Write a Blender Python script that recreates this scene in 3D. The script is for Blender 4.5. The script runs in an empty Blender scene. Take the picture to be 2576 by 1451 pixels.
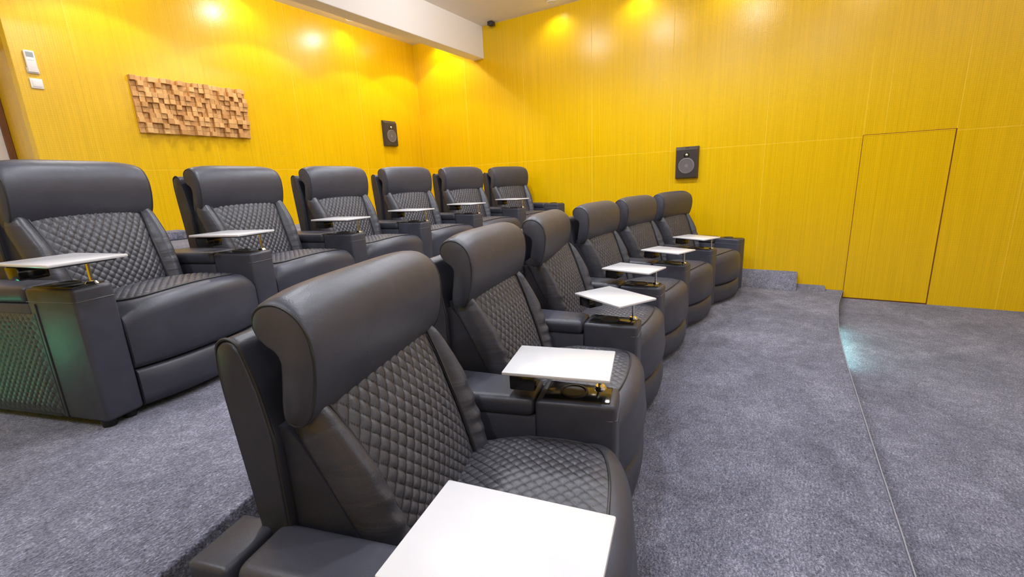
import bpy, bmesh, math, random
from math import sin, cos, pi, radians, sqrt, exp
from mathutils import Vector, Matrix
random.seed(7)
SC = bpy.context.scene
COL = SC.collection

# ------------------------------------------------------------------ camera
CZ = 1.357                                   # camera height above the lowest floor
FPX, PITCH, ROLL, YAW = 1123.285, 0.235334, 0.0475333, 0.562235
Fv = Vector((cos(YAW)*cos(PITCH), sin(YAW)*cos(PITCH), -sin(PITCH)))
Rt = Vector((sin(YAW), -cos(YAW), 0)); Dn = Fv.cross(Rt)
Rr = cos(ROLL)*Rt + sin(ROLL)*Dn; Dd = -sin(ROLL)*Rt + cos(ROLL)*Dn
cam = bpy.data.cameras.new('camera'); camo = bpy.data.objects.new('camera', cam); COL.objects.link(camo)
cam.sensor_width = 36; cam.lens = FPX*36/2576; cam.clip_start = .02
camo.matrix_world = Matrix(((Rr.x, -Dd.x, -Fv.x, 0), (Rr.y, -Dd.y, -Fv.y, 0), (Rr.z, -Dd.z, -Fv.z, CZ), (0, 0, 0, 1)))
SC.camera = camo

# ------------------------------------------------------------------ exposure, world, lights
SC.view_settings.view_transform = 'Standard'; SC.view_settings.look = 'None'
SC.view_settings.gamma = 1; SC.view_settings.use_curve_mapping = False
SC.view_settings.exposure = 0.08
W = bpy.data.worlds.new('world'); SC.world = W; W.use_nodes = True
W.node_tree.nodes['Background'].inputs[0].default_value = (.8, .85, 1, 1)
W.node_tree.nodes['Background'].inputs[1].default_value = 0.3

ZC = 3.457                                   # ceiling height
XR, YB = 5.68, 5.16                          # right wall, back wall
XL, YF = -2.6, -4.6                          # left wall, screen wall
def spot(x, y, z, power, angle=100, blend=.35, size=.045, color=(1, .93, .84), tilt=(0, 0)):
    l = bpy.data.lights.new('downlight_lamp', 'SPOT'); l.energy = power; l.spot_size = radians(angle); l.spot_blend = blend
    l.shadow_soft_size = size; l.color = color
    o = bpy.data.objects.new('downlight_lamp', l); COL.objects.link(o); o.location = (x, y, z); o.rotation_euler = (tilt[0], tilt[1], 0); return o
def area(x, y, z, sx, sy, power, rot, color):
    l = bpy.data.lights.new('area_lamp', 'AREA'); l.shape = 'RECTANGLE'; l.size = sx; l.size_y = sy; l.energy = power; l.color = color
    o = bpy.data.objects.new('area_lamp', l); COL.objects.link(o); o.location = (x, y, z); o.rotation_euler = rot; return o
WASH = [(3.02, 4.99), (4.36, 4.99), (1.7, 4.99), (5.52, 4.62), (5.50, 2.70), (5.50, 1.67), (5.50, .62), (5.50, -.45), (5.50, -1.6)]
GRID = [(3.98, y) for y in (2.85, 1.79, .6, -.6, -1.9, -3.3)]+[(1.92, y) for y in (2.46, 1.2, -.2, -1.6, -3.1)]+[(-.6, y) for y in (4.2, 2.4, .8, -.9, -2.8)]+[(3.12, 4.46), (4.47, 4.38), (5.3, 4.5), (1.7, 4.46)]
def glow(x, y, z, power, color, r=.045):
    l = bpy.data.lights.new('downlight_bulb', 'POINT'); l.energy = power; l.color = color; l.shadow_soft_size = r
    o = bpy.data.objects.new('downlight_bulb', l); COL.objects.link(o); o.location = (x, y, z)
for x, y in WASH: spot(x, y, ZC-.02, 10 if x > 5.4 else 6, 140, .8, .03, (1, .93, .80))
for x, y in GRID:
    if y > 4.3: spot(x, y, ZC-.02, 25, 112, .15, .03, (1, .95, .90)); glow(x, y, ZC-.05, 12 if x < 5 else .5, (1, .95, .97), .03)
    else:
        f = 1.05 if y > -.3 else (.45 if y > -1 else .12); g = max(f, .4)
        spot(x, y, ZC-.02, 66*f, 140, .5, .05, (.86, .92, 1)); glow(x, y, ZC-.055, 15*g, (.95, .95, 1), .045)
area(1.8, YF+.06, 1.9, 5.0, 2.4, 45, (radians(90), 0, 0), (.80, .87, 1))        # added unseen fill lamp, placed where a cinema screen would hang
glow(-.55, 3.35, .56, 5.5, (.1, 1, .45), .15)                                   # green step light in the left aisle
area(4.1, -.413, .060, 1.0, .02, 1.3, (radians(-48), 0, 0), (.5, 1, .85))    # step light under the front nosing

# ------------------------------------------------------------------ helpers
def new_mesh(name, verts, faces, mat, smooth=True):
    me = bpy.data.meshes.new(name); me.from_pydata([tuple(v) for v in verts], [], faces); me.update()
    if mat: me.materials.append(mat)
    if smooth: me.polygons.foreach_set('use_smooth', [True]*len(me.polygons))
    return me
def link(name, me, parent=None, loc=(0, 0, 0), rz=0):
    o = bpy.data.objects.new(name, me); COL.objects.link(o); o.parent = parent; o.location = loc; o.rotation_euler = (0, 0, rz); return o
def finish(bm, name, mat, parent=None, smooth=True, loc=(0, 0, 0), rz=0, angle=40):
    bmesh.ops.recalc_face_normals(bm, faces=bm.faces)
    me = bpy.data.meshes.new(name); bm.to_mesh(me); bm.free()
    me.materials.append(mat)
    if smooth:
        me.polygons.foreach_set('use_smooth', [True]*len(me.polygons))
        me.set_sharp_from_angle(angle=radians(angle))
    return link(name, me, parent, loc, rz)
def add_prism(bm, poly, z0, z1, r=0, seg=3):
    vs = [bm.verts.new((x, y, z0)) for x, y in poly]; f = bm.faces.new(vs)
    ex = bmesh.ops.extrude_face_region(bm, geom=[f]); nv = [e for e in ex['geom'] if isinstance(e, bmesh.types.BMVert)]
    for v in nv: v.co.z = z1
    es = set()
    for v in vs+nv:
        for e in v.link_edges: es.add(e)
    if r: bmesh.ops.bevel(bm, geom=list(es), offset=r, segments=seg, affect='EDGES', profile=.5, clamp_overlap=True)
    return bm
def prism(poly, z0, z1, r=0, seg=3): return add_prism(bmesh.new(), poly, z0, z1, r, seg)
def box(x0, x1, y0, y1, z0, z1, r=0, seg=3): return prism([(x0, y0), (x1, y0), (x1, y1), (x0, y1)], z0, z1, r, seg)
def add_cyl(bm, x, y, z0, z1, r, n=24, r2=None):
    m = Matrix.Translation((x, y, (z0+z1)/2)); bmesh.ops.create_cone(bm, cap_ends=True, segments=n, radius1=r, radius2=r if r2 is None else r2, depth=z1-z0, matrix=m); return bm
def catmull(pts, n, closed=True):
    out = []; N = len(pts); segs = N if closed else N-1
    for i in range(segs):
        p = [Vector(pts[(i+k) % N]) if closed else Vector(pts[min(max(i+k, 0), N-1)]) for k in (-1, 0, 1, 2)]
        for j in range(n):
            t = j/n; out.append(.5*((2*p[1])+(-p[0]+p[2])*t+(2*p[0]-5*p[1]+4*p[2]-p[3])*t*t+(-p[0]+3*p[1]-3*p[2]+p[3])*t**3))
    if not closed: out.append(Vector(pts[-1]))
    return out
def tube(path, r, n=6, closed=False):
    vs, fs = [], []; N = len(path)
    for i, p in enumerate(path):
        a = path[(i-1) % N] if (closed or i > 0) else p; b = path[(i+1) % N] if (closed or i < N-1) else p
        t = (Vector(b)-Vector(a)).normalized(); s = t.cross(Vector((.3, .1, 1)))
        if s.length < .1: s = t.cross(Vector((1, 0, 0)))
        s.normalize(); u = s.cross(t)
        for k in range(n): vs.append(Vector(p)+s*r*cos(2*pi*k/n)+u*r*sin(2*pi*k/n))
    for i in range(N if closed else N-1):
        j = (i+1) % N
        for k in range(n): fs.append((i*n+k, i*n+(k+1) % n, j*n+(k+1) % n, j*n+k))
    return vs, fs
def join_tubes(lst):
    V, F = [], []
    for vs, fs in lst:
        o = len(V); V += vs; F += [tuple(i+o for i in f) for f in fs]
    return V, F
def rings(rs, caps=True, closed_ring=True):
    V = [v for r in rs for v in r]; n = len(rs[0]); F = []
    for i in range(len(rs)-1):
        for k in range(n if closed_ring else n-1):
            F.append((i*n+k, i*n+(k+1) % n, (i+1)*n+(k+1) % n, (i+1)*n+k))
    if caps: F.append(tuple(range(n))[::-1]); F.append(tuple((len(rs)-1)*n+k for k in range(n)))
    return V, F
def mesh_obj(name, VF, mat, parent=None, angle=50, loc=(0, 0, 0), rz=0):
    bm = bmesh.new(); vs = [bm.verts.new(v) for v in VF[0]]
    for f in VF[1]: bm.faces.new([vs[i] for i in f])
    return finish(bm, name, mat, parent, True, loc, rz, angle)
def tag(o, label, cat, group=None, kind=None):
    if label: o['label'] = label
    if cat: o['category'] = cat
    if group: o['group'] = group
    if kind: o['kind'] = kind
    return o
def lerp(a, b, t): return a+(b-a)*t
def sstep(a, b, x):
    t = min(1, max(0, (x-a)/(b-a))); return t*t*(3-2*t)
def interp(tab, t):
    for i in range(len(tab)-1):
        if t <= tab[i+1][0]:
            f = (t-tab[i][0])/(tab[i+1][0]-tab[i][0]); return tuple(lerp(p, q, f) for p, q in zip(tab[i][1:], tab[i+1][1:]))
    return tab[-1][1:]

# ------------------------------------------------------------------ materials
def mat(name, color, rough=.5, metal=0, spec=.5, coat=0):
    m = bpy.data.materials.new(name); m.use_nodes = True; b = m.node_tree.nodes['Principled BSDF']
    b.inputs['Base Color'].default_value = (*color, 1); b.inputs['Roughness'].default_value = rough; b.inputs['Metallic'].default_value = metal
    b.inputs['Specular IOR Level'].default_value = spec; b.inputs['Coat Weight'].default_value = coat
    return m, m.node_tree, b
def N(nt, t, **kw):
    n = nt.nodes.new(t)
    for k, v in kw.items(): setattr(n, k, v)
    return n
def ramp(nt, fac, stops):
    r = N(nt, 'ShaderNodeValToRGB'); e = r.color_ramp.elements
    while len(e) < len(stops): e.new(.5)
    for el, (p, c) in zip(e, stops): el.position = p; el.color = (*c, 1)
    nt.links.new(fac, r.inputs[0]); return r.outputs[0]
def noise(nt, vec, scale, detail=3, rough=.5, dist=0):
    n = N(nt, 'ShaderNodeTexNoise'); n.inputs['Scale'].default_value = scale; n.inputs['Detail'].default_value = detail; n.inputs['Roughness'].default_value = rough; n.inputs['Distortion'].default_value = dist
    nt.links.new(vec, n.inputs['Vector']); return n.outputs['Fac']
def bump(nt, h, strength, dist, prev=None):
    b = N(nt, 'ShaderNodeBump'); b.inputs['Strength'].default_value = strength; b.inputs['Distance'].default_value = dist
    nt.links.new(h, b.inputs['Height'])
    if prev: nt.links.new(prev, b.inputs['Normal'])
    return b.outputs[0]
def mapping(nt, scale=(1, 1, 1), coord='Object'):
    tc = N(nt, 'ShaderNodeTexCoord'); mp = N(nt, 'ShaderNodeMapping'); mp.inputs['Scale'].default_value = scale
    nt.links.new(tc.outputs[coord], mp.inputs[0]); return mp.outputs[0]
def math_(nt, op, a, b=None):
    m = N(nt, 'ShaderNodeMath', operation=op)
    for i, v in enumerate((a, b)):
        if v is None: continue
        if isinstance(v, (int, float)): m.inputs[i].default_value = v
        else: nt.links.new(v, m.inputs[i])
    return m.outputs[0]

def leather(name, col, rough=.42):
    m, nt, b = mat(name, col, rough, spec=.5)
    v = mapping(nt); n1 = noise(nt, v, 260, 2); n2 = noise(nt, v, 7, 3, .5, .6)
    b1 = bump(nt, n1, .2, .002); b2 = bump(nt, n2, .15, .02, b1); nt.links.new(b2, b.inputs['Normal'])
    c = ramp(nt, n2, [(.3, tuple(x*.9 for x in col)), (.7, tuple(x*1.12 for x in col))]); nt.links.new(c, b.inputs['Base Color'])
    return m
LEATHER = leather('black_leather', (.043, .045, .064), .42)
LEATHER_DARK = leather('black_leather_shell', (.024, .025, .037), .42)
def creased():
    m, nt, b = mat('creased_leather', (.046, .046, .060), .38, spec=.5)
    v = mapping(nt, (2, 2, 15)); n = noise(nt, v, 1.0, 2, .5, 1.2); v2 = mapping(nt); n1 = noise(nt, v2, 260, 2)
    b1 = bump(nt, n1, .25, .002); nt.links.new(bump(nt, n, .35, .012, b1), b.inputs['Normal']); return m
LEATHER_CREASE = creased()
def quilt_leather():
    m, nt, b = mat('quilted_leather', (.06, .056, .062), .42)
    at = N(nt, 'ShaderNodeAttribute'); at.attribute_name = 'seam_shade'
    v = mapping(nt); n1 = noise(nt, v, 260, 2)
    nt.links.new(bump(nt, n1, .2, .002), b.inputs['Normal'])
    nt.links.new(ramp(nt, at.outputs['Fac'], [(.2, (.060, .058, .072)), (.7, (.007, .007, .010))]), b.inputs['Base Color']); return m  # dark thread plus groove shade, both put into the leather colour
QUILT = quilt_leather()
PIPING = mat('black_piping', (.018, .018, .022), .5)[0]
THREAD = mat('grey_stitching', (.16, .15, .16), .6)[0]
PLASTIC = mat('black_gloss_plastic', (.012, .011, .011), .12, spec=.6)[0]
RUBBER = mat('black_plastic_foot', (.01, .01, .01), .35)[0]
CHROME = mat('polished_chrome', (.82, .80, .76), .12, 1)[0]
TRAY = mat('white_laminate', (.70, .69, .72), .22, spec=.5, coat=.3)[0]
TRAYEDGE = mat('tray_underside', (.05, .05, .05), .4)[0]

def carpet():
    m, nt, b = mat('grey_carpet', (.17, .17, .2), .95, spec=.1)
    v = mapping(nt); fine = noise(nt, v, 170, 4, .7); vs = mapping(nt, (1, 1.9, 1)); mid = noise(nt, vs, 70, 4, .7, .5); cl = noise(nt, v, 17, 3, .6, .6); big = noise(nt, v, 2.2, 3, .6, .8)
    vv = N(nt, 'ShaderNodeTexVoronoi'); vv.inputs['Scale'].default_value = 130; nt.links.new(v, vv.inputs['Vector'])
    mix = math_(nt, 'ADD', math_(nt, 'ADD', math_(nt, 'MULTIPLY', fine, .42), math_(nt, 'MULTIPLY', cl, .16)), math_(nt, 'ADD', math_(nt, 'MULTIPLY', mid, .52), math_(nt, 'MULTIPLY', big, .20)))
    c = ramp(nt, mix, [(.50, (.046, .049, .078)), (.61, (.185, .19, .275)), (.69, (.33, .335, .455)), (.78, (.68, .68, .85))])
    nt.links.new(c, b.inputs['Base Color'])
    b1 = bump(nt, fine, 1, .012); b2 = bump(nt, mid, .8, .02, b1); b3 = bump(nt, vv.outputs['Distance'], .5, .01, b2); nt.links.new(b3, b.inputs['Normal'])
    b.inputs['Sheen Weight'].default_value = .3; b.inputs['Sheen Roughness'].default_value = .5
    return m
CARPET = carpet()
BINDING = mat('pale_edge_yarn', (.30, .30, .34), .9)[0]
def yellow(name, axis, base=(.87, .54, .001)):
    m, nt, b = mat(name, base, .25, spec=.5)
    tc = N(nt, 'ShaderNodeTexCoord'); sp = N(nt, 'ShaderNodeSeparateXYZ'); nt.links.new(tc.outputs['Object'], sp.inputs[0])
    h = sp.outputs[axis]; z = sp.outputs[2]
    gx = math_(nt, 'ABSOLUTE', math_(nt, 'SINE', math_(nt, 'MULTIPLY', h, pi/.0165))); gz = math_(nt, 'ABSOLUTE', math_(nt, 'SINE', math_(nt, 'MULTIPLY', z, pi/.0165)))
    gx = math_(nt, 'POWER', gx, .45); gz = math_(nt, 'POWER', gz, .45)
    g = math_(nt, 'MULTIPLY', gx, gz)
    st = noise(nt, mapping(nt, (60, 60, .9)), 1.0, 4, .65); fib = noise(nt, mapping(nt, (1, 1, .25)), 240, 2)
    mixv = math_(nt, 'ADD', math_(nt, 'MULTIPLY', st, .55), math_(nt, 'ADD', math_(nt, 'MULTIPLY', g, .22), math_(nt, 'MULTIPLY', fib, .2)))
    c = ramp(nt, mixv, [(.34, tuple(x*.80 for x in base)), (.62, base), (.85, (min(1, base[0]*1.06), base[1]*1.08, base[2]*1.5))])
    nt.links.new(c, b.inputs['Base Color'])
    b1 = bump(nt, g, .12, .0015); b2 = bump(nt, fib, .18, .0015, b1); nt.links.new(b2, b.inputs['Normal'])
    r = math_(nt, 'ADD', math_(nt, 'MULTIPLY', st, .10), .20); nt.links.new(r, b.inputs['Roughness'])
    return m
YEL_B = yellow('yellow_wall_covering_x', 0); YEL_R = yellow('yellow_wall_covering_y', 1)
YEL_J = mat('pale_yellow_joint', (.93, .64, .04), .5)[0]
GAP = mat('reddish_door_gap', (.16, .045, .005), .8)[0]
def plaster():
    m, nt, b = mat('white_ceiling_paint', (.88, .85, .83), .8)
    nt.links.new(bump(nt, noise(nt, mapping(nt), 60, 3), .15, .004), b.inputs['Normal']); return m
PLASTER = plaster()
def wood(name, c0, c1):
    m, nt, b = mat(name, c0, .5)
    oi = N(nt, 'ShaderNodeObjectInfo'); v = mapping(nt, (30, 30, 6)); n = noise(nt, v, 3, 4, .6, .5)
    mx = math_(nt, 'ADD', math_(nt, 'MULTIPLY', n, .6), math_(nt, 'MULTIPLY', oi.outputs['Random'], .4))
    nt.links.new(ramp(nt, mx, [(.25, c0), (.75, c1)]), b.inputs['Base Color']); return m
WOOD = wood('teak_block_wood', (.50, .25, .075), (.86, .54, .22))
WOODF = wood('brown_door_frame_wood', (.12, .045, .02), (.22, .09, .04))
DOORW = mat('white_door_paint', (.80, .78, .84), .4)[0]
SPK = mat('speaker_charcoal', (.035, .03, .032), .38)[0]
SPKC = mat('speaker_cone_grey', (.13, .115, .12), .5)[0]
SPKR = mat('speaker_ring_grey', (.2, .18, .18), .35)[0]
WHITEP = mat('white_switch_plastic', (.88, .86, .88), .35)[0]
LCD = mat('grey_display', (.30, .34, .37), .2)[0]

# ------------------------------------------------------------------ setting
def struct(name, bm, m, parent=None, smooth=False, angle=40):
    o = finish(bm, name, m, parent, smooth, angle=angle)
    if parent is None: o['kind'] = 'structure'
    return o
def slab(poly, z0, z1): return prism(poly, z0, z1, .009, 3)
Z2 = .083; ZB = .470; ZP = .967; ZL0 = .257; ZL1 = .122
struct('floor', box(XL-.2, XR+.2, YF-.2, YB+1.6, -.15, 0), CARPET)
edge = [(XL, -.60), (-1.2, -.52), (0, -.46), (.9, -.44), (1.64, -.43), (2.4, -.415), (3.1, -.402), (3.7, -.396), (4.2, -.40), (4.6, -.418), (5.1, -.455), (5.4, -.49), (XR, -.53)]
edge = [(v.x, v.y) for v in catmull([(a, b, 0) for a, b in edge], 8, False)]
o = struct('floor_front_tier', slab(edge+[(XR, 1.6), (XL, 1.6)], .0, Z2), CARPET)
mesh_obj('edge_binding', tube([Vector((x, y-.002, Z2-.002+.0012*sin(90*x))) for x, y in edge], .0026, 6), BINDING, o)
arc = []
for i in range(81):
    x = lerp(XL, XR, i/80); arc.append((x, -7.279+sqrt(9.0**2-(x-3.216)**2)+.004*sin(i*1.7)))
struct('floor_back_tier', slab(arc+[(XR, YB), (XL, YB)], Z2-.01, ZB), CARPET)
struct('floor_rear_platform', box(.1, XR, 4.05, YB, ZB-.01, ZP, .01), CARPET)
def wedge(y0, y1, zt, xw, name):
    bm = bmesh.new(); n = 10; rows = []
    for j, y in enumerate((y0, y0+.012, y0+.05, (y0+y1)/2, y1)):
        r = []
        for i in range(n+1):
            t = i/n; x = XR-xw*t; dz = 0 if j > 1 else (-.01 if j == 0 else -.002)
            z = lerp(zt, Z2, t)+.02*sin(pi*t)*(zt-Z2)/.2+dz*(1-t)
            r.append(bm.verts.new((x, y, max(z, Z2+.001))))
        rows.append(r)
    for a, b in zip(rows, rows[1:]):
        for i in range(n): bm.faces.new((a[i], a[i+1], b[i+1], b[i]))
    base = [bm.verts.new((v.co.x, v.co.y+.001, Z2-.005)) for v in rows[0]]
    for i in range(n): bm.faces.new((base[i], base[i+1], rows[0][i+1], rows[0][i]))
    return struct(name, bm, CARPET)
wedge(-.11, 1.36, ZL0, .19, 'floor_aisle_ramp'); wedge(-.37, -.111, ZL1, .15, 'floor_aisle_step')
o = finish(box(1.25, 2.03, 4.86, YB-.012, ZP, ZP+.08, .012), 'carpet_block', CARPET, None)
tag(o, 'low grey carpeted block at the yellow wall, between the two left recliners', 'step')

CEIL = struct('ceiling', box(XL-.2, XR+.2, YF-.2, YB+1.6, ZC, ZC+.1), PLASTER)
struct('trim_ceiling_beam', box(XL, XR-.001, 3.86, 4.04, 1.69+CZ, ZC+.01, .004, 1), PLASTER)

# panelled walls: a backing plus single panels with recessed pale joints
def wall_panels(parent, axis, const, cells, m, th=.012, g=.0016):
    for (a0, a1, z0, z1) in cells:
        if axis == 0: bm = box(a0+g, a1-g, const, const+th, z0+g, z1-g, .0015, 1)
        else: bm = box(const, const+th, a0+g, a1-g, z0+g, z1-g, .0015, 1)
        finish(bm, 'wall_panel', m, parent, False)
SEAM = CZ+.262
wb = struct('wall_back', box(1.195, XR+.1, YB+.0013, YB+.12, 0, ZC), YEL_J)
xs = [1.195, 1.58, 2.56, 3.54, 4.52, XR]
wall_panels(wb, 0, YB, [(a, b, z0, z1) for a, b in zip(xs, xs[1:]) for z0, z1 in ((0, SEAM), (SEAM, ZC))], YEL_B)
wr = struct('wall_right', box(XR+.0013, XR+.12, YF, YB+.1, 0, ZC), YEL_J)
ys = [YB, 4.22, 3.24, 2.26, 1.28, .30, -.531, -1.197, -1.67, -2.65, -3.63, YF][::-1]
DZ = CZ+.277
cells = []
for a, b in zip(ys, ys[1:]):
    if (a, b) == (-1.197, -.531):
        continue
    cells.append((a, b, 0, SEAM))
ys2 = [YB, 4.22, 3.24, 2.26, 1.28, .30, -.531, -.69, -1.197, -1.67, -2.65, -3.63, YF][::-1]
for a, b in zip(ys2, ys2[1:]):
    z0 = DZ if (-1.2 <= a and b <= -.53) else SEAM
    cells.append((a, b, z0, ZC))
# merge the two cells either side of the door head that share a board
wall_panels(wr, 1, XR, cells, YEL_R)
dg = struct('door_2', box(XR-.0002, XR+.0010, -1.199, -.529, .0, DZ+.001), GAP)
for (a0, a1, z0, z1) in ((-1.190, -.6898, .012, SEAM-.0007), (-.6894, -.5335, .012, SEAM-.0007), (-1.190, -.5335, SEAM, DZ-.004)):
    finish(box(XR-.0045, XR+.010, a0, a1, z0, z1, .0012, 1), 'door_panel', YEL_R, dg, False)
# door recess in the back wall
YD = 5.75
struct('wall_recess', box(1.195, 1.30, YB+.12, YD+.2, 0, ZC), YEL_R)
struct('wall_recess_end', box(-.45, 1.195, YD+.06, YD+.2, 0, ZC), YEL_B)
struct('wall_back_left', box(XL, -.35, YB, YB+.12, 0, ZC), YEL_B)
struct('wall_recess_left', box(-.45, -.35, YB+.12, YD+.06, 0, ZC), YEL_R)
struct('floor_recess', box(-.35, 1.195, YB, YD+.06, ZB, ZP), CARPET)
d1 = struct('door_1', box(.34, 1.15, YD+.015, YD+.055, ZP+.01, ZP+1.66, .004), DOORW)
for bx_ in ((1.15, 1.193, YD, YD+.06, ZP, ZP+1.70), (.30, .34, YD, YD+.06, ZP, ZP+1.70), (.30, 1.193, YD, YD+.06, ZP+1.66, ZP+1.70)):
    finish(box(*bx_, .003), 'door_frame', WOODF, d1, False)
struct('wall_left', box(XL-.12, XL, YF, YB, 0, ZC), YEL_R)
struct('wall_front', box(XL-.12, XR+.12, YF-.12, YF, 0, ZC), YEL_B)

# ------------------------------------------------------------------ wall things
# wooden relief panel made of single blocks standing out to different depths
wp = bpy.data.objects.new('wooden_relief_panel', None); COL.objects.link(wp); wp.location = (1.905, YB, CZ+.59)
tag(wp, 'rectangular panel of square teak blocks in uneven relief on the yellow wall', 'wall panel')
finish(box(0, 1.012, -.014, -.001, 0, .494), 'backing_board', WOOD, wp, False)
bw = .494/11; HS = [.008, .022, .038, .052]; bmeshes = []
for h in HS:
    o = finish(box(-bw/2+.0008, bw/2-.0008, -h, 0, -bw/2+.0008, bw/2-.0008, .0012, 1), 'wood_block', WOOD, wp, False); bmeshes.append(o.data); bpy.data.objects.remove(o)
pat = [[2, 0, 3, 1], [0, 3, 1, 2], [3, 1, 2, 0], [1, 3, 0, 2]]
for r in range(11):
    for c in range(22):
        k = pat[(r+c//3) % 4][(c+(r//2)*3) % 4]
        if random.random() < .22: k = random.randrange(4)
        link('wood_block', bmeshes[k], wp, (bw/2+c*(1.012/22), -.0135, .494-bw/2-r*bw))

def speaker(loc, rz, label):
    t = bpy.data.objects.new('wall_speaker', None); COL.objects.link(t); t.location = loc; t.rotation_euler = (0, 0, rz)
    tag(t, label, 'speaker', 'wall speakers')
    # local: x across, -y out of the wall, z up ; bevelled cabinet front
    w, h, d = .126, .178, .055
    bm = bmesh.new()
    sec = [(w, h, -h, -.001), (w, h, -h, -.022), (w-.012, h-.036, -h+.012, -d)]
    rs = [[(-a, y, b), (a, y, b), (a, y, c), (-a, y, c)] for a, b, c, y in sec]
    o = mesh_obj('cabinet', rings(rs), SPK, t, 20)
    zc = -.035; yf = -d
    def disc(name, m, z, prof, par=t):
        rs = [[(r*cos(2*pi*k/32), y, z+r*sin(2*pi*k/32)) for k in range(32)] for r, y in prof]
        return mesh_obj(name, rings(rs), m, par, 35)
    disc('woofer_surround', SPKR, zc, [(.088, yf+.002), (.088, yf-.005), (.078, yf-.007), (.076, yf-.002)])
    disc('woofer_cone', SPKC, zc, [(.077, yf+.001), (.0765, yf-.003), (.06, yf-.0035), (.02, yf-.002), (.001, yf-.0018)])
    disc('tweeter_surround', PLASTIC, .083, [(.031, yf+.002), (.031, yf-.003), (.026, yf-.004)])
    disc('tweeter_dome', CHROME, .083, [(.018, yf-.003), (.0165, yf-.009), (.011, yf-.014), (.001, yf-.016)])
    mesh_obj('badge', rings([[(-.022, y, z0), (.022, y, z0), (.022, y-.0005, z1), (-.022, y-.0005, z1)] for y, z0, z1 in ((-.0335, .168, .158), (-.0375, .166, .157))]), PLASTIC, t, 20)
    return t
speaker((XR, 1.083, CZ+.117), -pi/2, 'charcoal speaker facing us on the right wall, above the far end of the front row')
speaker((4.985, YB, CZ+.765), 0, 'charcoal speaker near the corner, on the left yellow wall above the back row')

th = bpy.data.objects.new('air_conditioner_control', None); COL.objects.link(th); th.location = (1.295, YB, CZ+1.0)
tag(th, 'tall white remote control with small grey display, above the white switch plate', 'remote')
finish(box(-.031, .031, -.022, -.001, 0, .160, .006), 'body', WHITEP, th)
finish(box(-.021, .021, -.0235, -.021, .112, .148, .001, 1), 'display', LCD, th, False)
finish(box(-.018, .018, -.0235, -.021, .088, .098, .001, 1), 'button', WHITEP, th, False)
finish(box(-.035, .035, -.012, -.001, -.006, .035, .003), 'holder', WHITEP, th)
sw = bpy.data.objects.new('light_switch', None); COL.objects.link(sw); sw.location = (1.297, YB, CZ+.884)
tag(sw, 'small square white switch plate below the white remote control on the yellow back wall', 'switch')
finish(box(-.037, .037, -.010, -.001, 0, .075, .003), 'plate', WHITEP, sw)
finish(box(-.024, .024, -.013, -.009, .012, .063, .002), 'rocker', WHITEP, sw)
cm = bpy.data.objects.new('ceiling_sensor', None); COL.objects.link(cm); cm.location = (5.60, 3.66, ZC)
tag(cm, 'small dark sensor box under the ceiling, beside the white beam', 'sensor')
finish(box(-.045, .045, -.035, .035, -.05, -.001, .006), 'housing', SPK, cm)
finish(add_cyl(bmesh.new(), 0, 0, -.058, -.048, .022, 16), 'lens', PLASTIC, cm)

# recessed downlight fixtures in the ceiling (the lamps above them light the room)
TRIMW = mat('white_downlight_ring', (.85, .85, .85), .4)[0]
dl0 = None
for i, (x, y) in enumerate(WASH+GRID):
    t = CEIL
    if dl0 is None:
        rs = [[(r*cos(2*pi*k/24), r*sin(2*pi*k/24), z) for k in range(24)] for r, z in ((.046, -.0005), (.060, -.0005), (.060, -.006), (.050, -.008), (.046, -.001))]
        o = mesh_obj('downlight_ring', rings(rs, caps=False), TRIMW, t); o.location = (x, y, ZC); dl0 = o.data
    else: link('downlight_ring', dl0, t, (x, y, ZC))

# ------------------------------------------------------------------ recliners
A = .575                                   # arm height
def headrest_parts(root, hw, dz=1):
    prof = [(.612, .812), (.586, .812), (.560, .838), (.542, .885), (.533, .935), (.531, .985), (.538, 1.040), (.560, 1.090), (.600, 1.120), (.640, 1.116), (.664, 1.088), (.664, 1.045), (.644, 1.012), (.620, .990), (.609, .955), (.616, .90), (.624, .855), (.624, .826)]
    P = catmull([(a, b, 0) for a, b in prof], 4)
    cy, cz = .595, .945
    rs = []
    us = [-hw, -hw+.0015, -hw+.006, -hw+.014]+[lerp(-hw+.03, hw-.03, i/14) for i in range(15)]+[hw-.014, hw-.006, hw-.0015, hw]
    def shape(p, u):
        r = abs(u)/hw; e = max(0, 1-(hw-abs(u))/.014)**2
        top = (1.01-.13*r**5-.06*e)*dz if p.y > cz else 1.0-.03*r*r-.05*e
        dep = 1.02-.07*r*r-.07*e
        return cy+(p.x-cy)*dep, cz+(p.y-cz)*top
    for u in us: rs.append([(u, *shape(p, u)) for p in P])
    o = mesh_obj('headrest', rings(rs), LEATHER, root, 60)
    for sgn in (-1, 1):
        path = [Vector((sgn*(hw-.0035), *shape(p, hw-.0035))) for p in P]
        mesh_obj('piping', tube(path, .0034, 6, True), PIPING, o)
    return o
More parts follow.
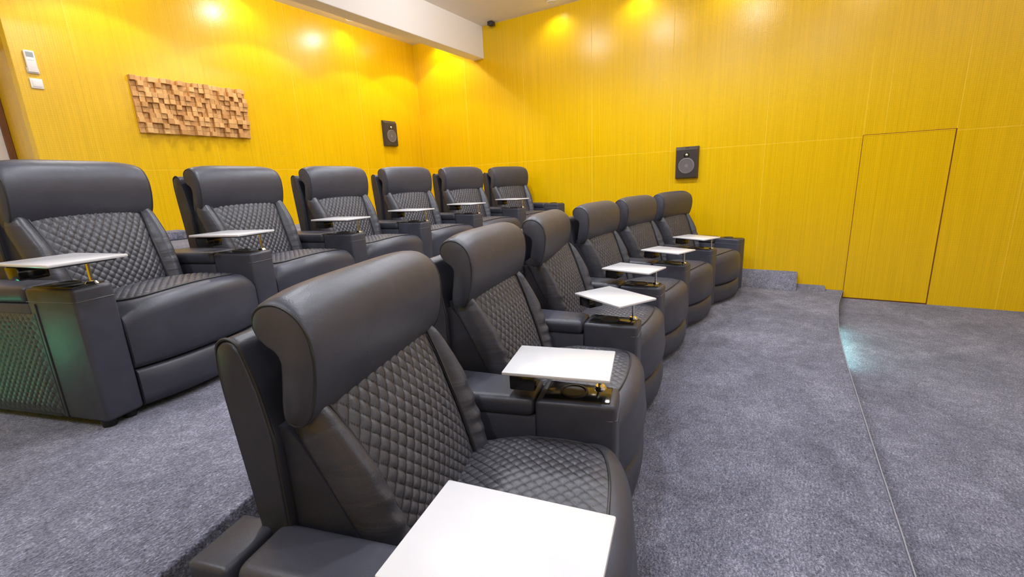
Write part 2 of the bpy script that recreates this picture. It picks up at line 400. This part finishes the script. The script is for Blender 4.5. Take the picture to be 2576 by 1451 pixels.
# backrest centre line: (t, v, z) bottom to top
BK = [(0, .415, .40), (.25, .443, .50), (.5, .480, .615), (.75, .530, .74), (1, .590, .862)]
BKp = catmull([(a[1], a[2], 0) for a in BK], 12, False)
def bk(t):
    f = t*(len(BKp)-1); i = min(int(f), len(BKp)-2); p = BKp[i].lerp(BKp[i+1], f-i); d = (BKp[i+1]-BKp[i]).normalized()
    return p.x, p.y, d.y, -d.x     # v, z, and the normal pointing to the sitter (-v side)
def bkn(t):
    v, z, ny, nz = bk(t); return v, z, -ny, -nz
def quilt(a, b, pa=.036, pb=.043, depth=.0085):
    p = a/pa+b/pb; q = a/pa-b/pb
    s = abs(sin(pi*p)*sin(pi*q)); return depth*(s**.27)
def seam_shade(a, b, pa=.036, pb=.043):
    """mask for thread and painted groove shade: 1 on a stitch line, 0 elsewhere"""
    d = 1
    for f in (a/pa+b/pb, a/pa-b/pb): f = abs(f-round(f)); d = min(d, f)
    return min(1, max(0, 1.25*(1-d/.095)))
def quilt_obj(VF, seam_shades, parent, name='quilted_panel'):
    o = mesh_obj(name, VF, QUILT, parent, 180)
    at = o.data.attributes.new('seam_shade', 'FLOAT', 'POINT'); at.data.foreach_set('value', seam_shades); return o
def wq(t): return interp([(0, .200), (.3, .208), (.6, .216), (.85, .236), (1, .25)], t)[0]
def backrest_parts(root, hs, crease=.002):
    # dark core
    P = [(.48, .16), (.45, .40), (.52, .62), (.595, .83), (.60, .845), (.63, .845), (.64, .5), (.62, .16)]
    w = hs-.05
    core = mesh_obj('backrest', rings([[(u, a, b) for a, b in P] for u in (-w, w)]), LEATHER_DARK, root, 20)
    n, m = 128, 140; V = []; F = []; SM = []
    for j in range(m+1):
        t = j/m; v, z, ny, nz = bkn(t); h = wq(t); L = .52*t
        for i in range(n+1):
            u = lerp(-h, h, i/n); e = min(i, n-i)/n; ed = min(1, e*9)
            q = quilt(u, L, depth=.0105)*ed+.018*(1-(u/h)**2)*(.4+.6*sin(pi*t))
            V.append((u, v+ny*q, z+nz*q)); SM.append(seam_shade(u, L))
    for j in range(m):
        for i in range(n): a = j*(n+1)+i; F.append((a, a+1, a+n+2, a+n+1))
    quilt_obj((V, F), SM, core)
    for sgn in (-1, 1):
        V = []; F = []; n, m = 22, 56
        for j in range(m+1):
            t = j/m; v, z, ny, nz = bkn(t); h = wq(t)-.004
            ho = interp([(0, hs-.055), (.3, hs-.048), (.6, hs-.036), (.85, hs-.036), (1, hs-.050)], t)[0]
            bulge = interp([(0, .030), (.3, .042), (.65, .044), (.88, .026), (1, .004)], t)[0]
            for i in range(n+1):
                s = i/n
                if s < .72:
                    k = s/.72; u = lerp(h, ho, sin(k*pi/2)**1.0 if False else k); q = bulge*sin(pi*min(1, k*.80+.03))**.95 - (.0 if k < .75 else .35*bulge*((k-.75)/.25)**2)
                    cr = crease*sin(58*t+5*sin(3*t+k)+sgn)*sin(pi*k)*exp(-((t-.40)/.20)**2)
                    q += cr
                else:
                    k = (s-.72)/.28; u = ho-.012*sin(pi*k)*-1; q0 = bulge*sin(pi*.83)**.95-.35*bulge; q = lerp(q0, -.13, k); 
                    u = ho+.010*sin(pi*min(1, k*1.4+.1)) - .03*k*k
                V.append((sgn*u, v+ny*q, z+nz*q))
        for j in range(m):
            for i in range(n):
                a = j*(n+1)+i; F.append((a, a+1, a+n+2, a+n+1))
        b = mesh_obj('side_bolster', (V, F), LEATHER_CREASE, core, 80)
        path = []
        for j in range(41):
            t = j/40; v, z, ny, nz = bkn(t); path.append(Vector((sgn*(wq(t)-.001), v+ny*.009, z+nz*.009)))
        mesh_obj('piping', tube(path, .0042), PIPING, core)
    return core
def shell_parts(root, hw, dz=0):
    P0 = [(.660, .10), (.655, .5), (.655, .78), (.672, .90), (.690, .970), (.702, .998), (.722, 1.01), (.744, 1.004), (.757, .98), (.757, .90), (.735, .66), (.712, .40), (.690, .10)]
    P0 = [(a, b+(dz if b > .8 else 0)) for a, b in P0]
    P = P0[:2]+[(v.x, v.y) for v in catmull([(a, b, 0) for a, b in P0[2:11]], 4, False)]+P0[11:]
    cy = .71
    rs = [[(u, cy+(a-cy)*s, b-(1-s)*.10*(b > .9)) for a, b in P] for u, s in ((-hw, .90), (-hw+.006, .97), (-hw+.02, 1), (hw-.02, 1), (hw-.006, .97), (hw, .90))]
    o = mesh_obj('back_shell', rings(rs), LEATHER_DARK, root, 45)
    for sgn in (-1, 1):
        path = [Vector((sgn*(hw-.005), cy+(a-cy)*.985, b+.0005)) for a, b in P]
        mesh_obj('piping', tube(path, .0035, 6, True), PIPING, o)
    # lower side wings joining the shell and the backrest
    for sgn in (-1, 1):
        u0, u1 = sorted((sgn*(hw-.055), sgn*(hw-.022)))
        W_ = [(.45, .12), (.45, .44), (.55, .66), (.610, .77), (.64, .805), (.70, .805), (.68, .12)]
        mesh_obj('side_wing', rings([[(u, a, b) for a, b in W_] for u in (u0, u1)]), LEATHER_DARK, o, 20)
    return o
def vfront(u, hs): return -.060+.058*abs(u/hs)**2.4
def ztop(u, v, hs):
    vf = vfront(u, hs); r = .07; c = .464+.032*(1-(u/hs)**2)-.050*sstep(.25, .52, v)-.022*max(0, abs(u/hs)-.86)/.14
    if v < vf+r: c = c-r+sqrt(max(0, r*r-(vf+r-v)**2))
    return c
def cushion_parts(root, hs):
    w = hs-.003; rs = []
    for i in range(33):
        u = w*sin(pi/2*(-1+2*i/32)); vf = vfront(u, hs); ring = []
        vs = [vf+.07*(1-cos(a*pi/2/7)) for a in range(8)]+[lerp(vf+.07, .52, k/9) for k in range(1, 10)]
        for v in vs: ring.append((u, v, ztop(u, v, hs)))
        bul = .012*(1-(u/w)**4)
        ring += [(u, .52, .20), (u, vf+.03, .196), (u, vf+.012, .202), (u, vf-bul*.3, .225), (u, vf-bul, .29), (u, vf-bul*.4, .35)]
        rs.append(ring)
    o = mesh_obj('seat_cushion', rings(rs), LEATHER, root, 60)
    # D-shaped quilted inset
    wd = w-.024; V = []; F = []; SM = []; n, m = 150, 112
    def vq(u): return .000+.055*(abs(u)/wd)**2.4+.22*(abs(u)/wd)**14
    for j in range(m+1):
        for i in range(n+1):
            u = wd*lerp(-1, 1, i/n); v = lerp(vq(u), .50, j/m); e = min(i/n, 1-i/n, j/m*.8)*12; ed = min(1, e)
            V.append((u, v, ztop(u, v, hs)+.0015+quilt(u, v, .036, .040, .007)*ed)); SM.append(seam_shade(u, v, .036, .040))
    for j in range(m):
        for i in range(n): a = j*(n+1)+i; F.append((a, a+1, a+n+2, a+n+1))
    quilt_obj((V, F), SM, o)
    path = [Vector((u, vq(u), ztop(u, vq(u), hs)+.003)) for u in [wd*sin(pi/2*(-1+2*i/48)) for i in range(49)]]
    mesh_obj('piping', tube(path, .0038), PIPING, o)
    # footrest panel
    rs = []
    for i in range(25):
        u = (w-.004)*sin(pi/2*(-1+2*i/24)); vf = vfront(u, hs)+.006; b = .010*(1-(u/w)**4)
        rs.append([(u, .10, .19), (u, vf+.012, .191), (u, vf-b*.2, .178), (u, vf-b, .13), (u, vf-b*.8, .08), (u, vf+.0, .040), (u, vf+.014, .030), (u, .10, .030)])
    mesh_obj('footrest_panel', rings(rs), LEATHER, root, 60)
    finish(box(-w+.01, w-.01, .09, .72, .028, .30), 'base_frame', LEATHER_DARK, root, False)
def arm_parts(root, name, du, wf, wbk, tray, quilt_side=0, loc=(0, 0, 0), rz=0, cup=True):
    """armrest, local u=0 on its own centre line; placed with loc / rz in the recliner's frame"""
    def hwid(v): return lerp(wf, wbk, v/.75)-.0025
    def poly(v0, v1, inset=0): return [(-hwid(v0)+inset, v0), (hwid(v0)-inset, v0), (hwid(v1)-inset, v1), (-hwid(v1)+inset, v1)]
    a = finish(prism(poly(0, .262), .030, A, .016, 4), name, LEATHER, root, True, loc, rz)
    finish(prism(poly(.260, .80, .002), .030, A-.062, .008, 2), 'armrest_body', LEATHER, a)
    pad = finish(prism(poly(.264, .69, .0), A-.066, A+.006, .028, 6), 'arm_pad', LEATHER, a)
    hw0 = hwid(.268); P = [Vector((s*(hwid(v)+.0005), v, A-.016)) for s, v in ((-1, .60), (-1, .27), (1, .27), (1, .60))]
    finish(prism(poly(.705, .805, .0), A-.066, A-.004, .012, 3), 'rear_pad', LEATHER, a)
    # stitch line round the front
    path = [Vector(p) for p in ((-wf+.0019, .26, A-.052), (-wf+.0019, .014, A-.052), (-wf+.012, -.0008, A-.052), (wf-.012, -.0008, A-.052), (wf-.0019, .014, A-.052), (wf-.0019, .26, A-.052))]
    mesh_obj('stitching', tube(path, .0014, 5), THREAD, a)
    # gloss tray plate with cup ring
    pl = prism(poly(.022, .238, .016), A-.004, A+.004, .003, 2)
    finish(pl, 'console_plate', PLASTIC, a)
    rs = [[(r*cos(2*pi*k/32), .145+r*sin(2*pi*k/32), z) for k in range(32)] for r, z in ((.047, A+.002), (.047, A+.008), (.040, A+.009), (.038, A+.004), (.037, A+.0045))]
    mesh_obj('cup_holder', rings(rs, True), PIPING, a, 40)
    rs = [[(r*cos(2*pi*k/24), .145+r*sin(2*pi*k/24), A+.0052) for k in range(24)] for r in (.0365, .001)]
    mesh_obj('cup_well', rings(rs, False), PIPING, a, 40)
    for s in (-1, 1):
        finish(add_cyl(bmesh.new(), s*(wf-.035), .05, 0, .032, .024, 16, .027), 'foot', RUBBER, a)
    if quilt_side:
        s = quilt_side; V = []; F = []; SM = []; n, m = 112, 100
        for j in range(m+1):
            z = lerp(.05, A-.10, j/m)
            for i in range(n+1):
                v = lerp(.235, .70, i/n); e = min(i/n, 1-i/n, j/m, 1-j/m)*12
                V.append((s*(hwid(v)+.001+.004*0+quilt(v, z, .030, .038, .008)*min(1, e)), v, z)); SM.append(seam_shade(v, z, .030, .038))
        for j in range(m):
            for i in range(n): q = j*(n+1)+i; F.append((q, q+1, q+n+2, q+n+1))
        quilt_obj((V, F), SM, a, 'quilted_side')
        path = [Vector((s*(hwid(.2)+.001), .215, z)) for z in (.035, .2, .4, A-.06)]
        mesh_obj('stitching', tube(path, .003, 5), PIPING, a)
    if tray is not None: tray_parts(a, wf, tray)
    return a
def tray_parts(a, wf, tray):
    rot, du, dv = tray
    # swivel tray: pivots on the post near the front of the console
    zt = A+.098; w2, l2 = .122, .170
    t = finish(box(-w2, w2, -l2, l2, 0, .012, .004, 2), 'tray_table', TRAY, a, True, (du, dv, zt), rot)
    bm = bmesh.new()
    add_cyl(bm, 0, 0, A, zt, .0065, 16)
    pv = Vector((w2-.055, -l2+.045, 0)); pv.rotate(Matrix.Rotation(rot, 3, 'Z')); px, py = pv.x+du, pv.y+dv
    def rel(x, y):   # into the tray's own frame
        q = Vector((x-du, y-dv, 0)); q.rotate(Matrix.Rotation(-rot, 3, 'Z')); return q.x, q.y
    bm.free(); qx, qy = w2-.055, -l2+.045
    px = max(-wf+.026, min(wf-.026, px)); py = max(.04, min(.20, py)); qx, qy = rel(px, py)
    bm = add_cyl(bmesh.new(), qx, qy, A-zt+.004, -.0005, .0068, 16); finish(bm, 'post', CHROME, t)
    bm = add_cyl(bmesh.new(), qx, qy, A-zt+.002, A-zt+.012, .023, 24, .016); finish(bm, 'post_base', CHROME, t)
    finish(box(-w2+.02, w2-.03, -l2+.02, l2-.02, -.006, -.0005, .002, 1), 'underside_plate', TRAYEDGE, t, False)
    finish(box(-w2+.015, -w2+.105, l2-.105, l2-.02, -.055, -.006, .006, 2), 'latch_block', PLASTIC, t)
ROWB = dict(c=(3.656, -6.579), R=9.345, p0=-.293, d=.0887, z=ZB, n=6, a=.06, b=.025, hw=.302, dz=.91)
ROWF = dict(c=(3.25, -7.36), R=8.03, p0=-.295, d=.0998, z=Z2, n=6, a=.03, b=.015, hw=.306, dz=.82)
AW = .0735
def pose(row, k):
    ph = row['p0']+row['d']*k; r = row['R']+.2; yaw = ph+row['a']+row['b']*(k-2.5)
    return (row['c'][0]+r*sin(ph)-.2*sin(yaw), row['c'][1]+r*cos(ph)-.2*cos(yaw), row['z']), -yaw
def copy_tree(o, parent=None):
    c = o.copy(); COL.objects.link(c); c.parent = parent
    for ch in list(o.children): copy_tree(ch, c)
    return c
def build_row(row, labels, group, trays, tweak):
    pitch = ((row['R']+.2)*row['d']-.2*(row['d']+row['b']))*.994; hs = pitch/2-AW; hw = row['hw']; wbk = AW+.75*(row['d']+row['b'])/2
    base = None
    for k in range(row['n']):
        if base is None:
            t = bpy.data.objects.new('recliner', None); COL.objects.link(t)
            headrest_parts(t, hw, row['dz']); backrest_parts(t, hs, .0015 if row is ROWB else .005); shell_parts(t, hw+.008, 0 if row is ROWB else -.012); cushion_parts(t, hs)
            base = t
        else:
            t = bpy.data.objects.new('recliner', None); COL.objects.link(t)
            for ch in list(base.children):
                if not ch.name.startswith('armrest'): copy_tree(ch, t)
        t.location, rz = pose(row, k); t.rotation_euler = (0, 0, rz)
        tag(t, labels[k], 'recliner', group)
        if row is ROWF and k == 2:
            for ch in t.children:
                if ch.name.startswith('headrest'):
                    an = .13; ch.rotation_euler.z = an; p = Vector((0, .6, 0)); q = p.copy(); q.rotate(Matrix.Rotation(an, 3, 'Z')); ch.location = p-q+Vector((-.045, 0, 0))
        if row is ROWB and k < 2:
            for ch in t.children:
                if ch.name.startswith('headrest'): ch.location.z -= (.026, .010)[k]
        bpy.context.view_layer.update()
        def arm(kk, tray, side):
            l, r = pose(row, kk); M = t.matrix_local.inverted() @ (Matrix.Translation(l) @ Matrix.Rotation(r, 4, 'Z'))
            arm_parts(t, 'armrest', 0, AW, AW if side else wbk, tray, side, tuple(M.translation), M.to_euler().z)
        if k == 0:
            f = row is ROWF
            arm_parts(t, 'armrest', 0, AW, AW, trays[0], -1, (-(hs+AW)+(.012 if f else .003), 0, 0), -.035 if f else 0)
        else: arm(k-.5, trays[k], 0)
        if k == row['n']-1: arm(k+.5, None, 1)
GB = 'black leather recliners of the back row'; GF = 'black leather recliners of the front row'
build_row(ROWB, [
 'black leather recliner at the left end of the back row, quilted outer arm side showing',
 'second black leather recliner from the left in the back row',
 'third black leather recliner from the left in the back row',
 'fourth black leather recliner from the left in the back row, below the back wall speaker',
 'fifth black leather recliner from the left in the back row, next to the last one',
 'black leather recliner at the far right end of the back row, smallest in view there'], GB,
 [(-.10, -.03, .07), (.03, -.03, .15), (.0, 0, .15), (0, 0, .16), (0, 0, .16), (0, 0, .16)], {})
build_row(ROWF, [
 'nearest black leather recliner, front row, its big rounded headrest large in the foreground',
 'second nearest black leather recliner of the front row',
 'third black front row recliner from the foreground, with its white tray turned askew',
 'fourth recliner of the front row, counting from the foreground',
 'fifth recliner of the front row, next to the one at the right end',
 'black leather recliner at the far right end of the front row, beside the steps'], GF,
 [(-.08, .006, .160), (.015, .0, .188), (-.63, .075, .142), (-.22, 0, .195), (-.255, -.02, .16), (-.24, -.02, .17)], {})
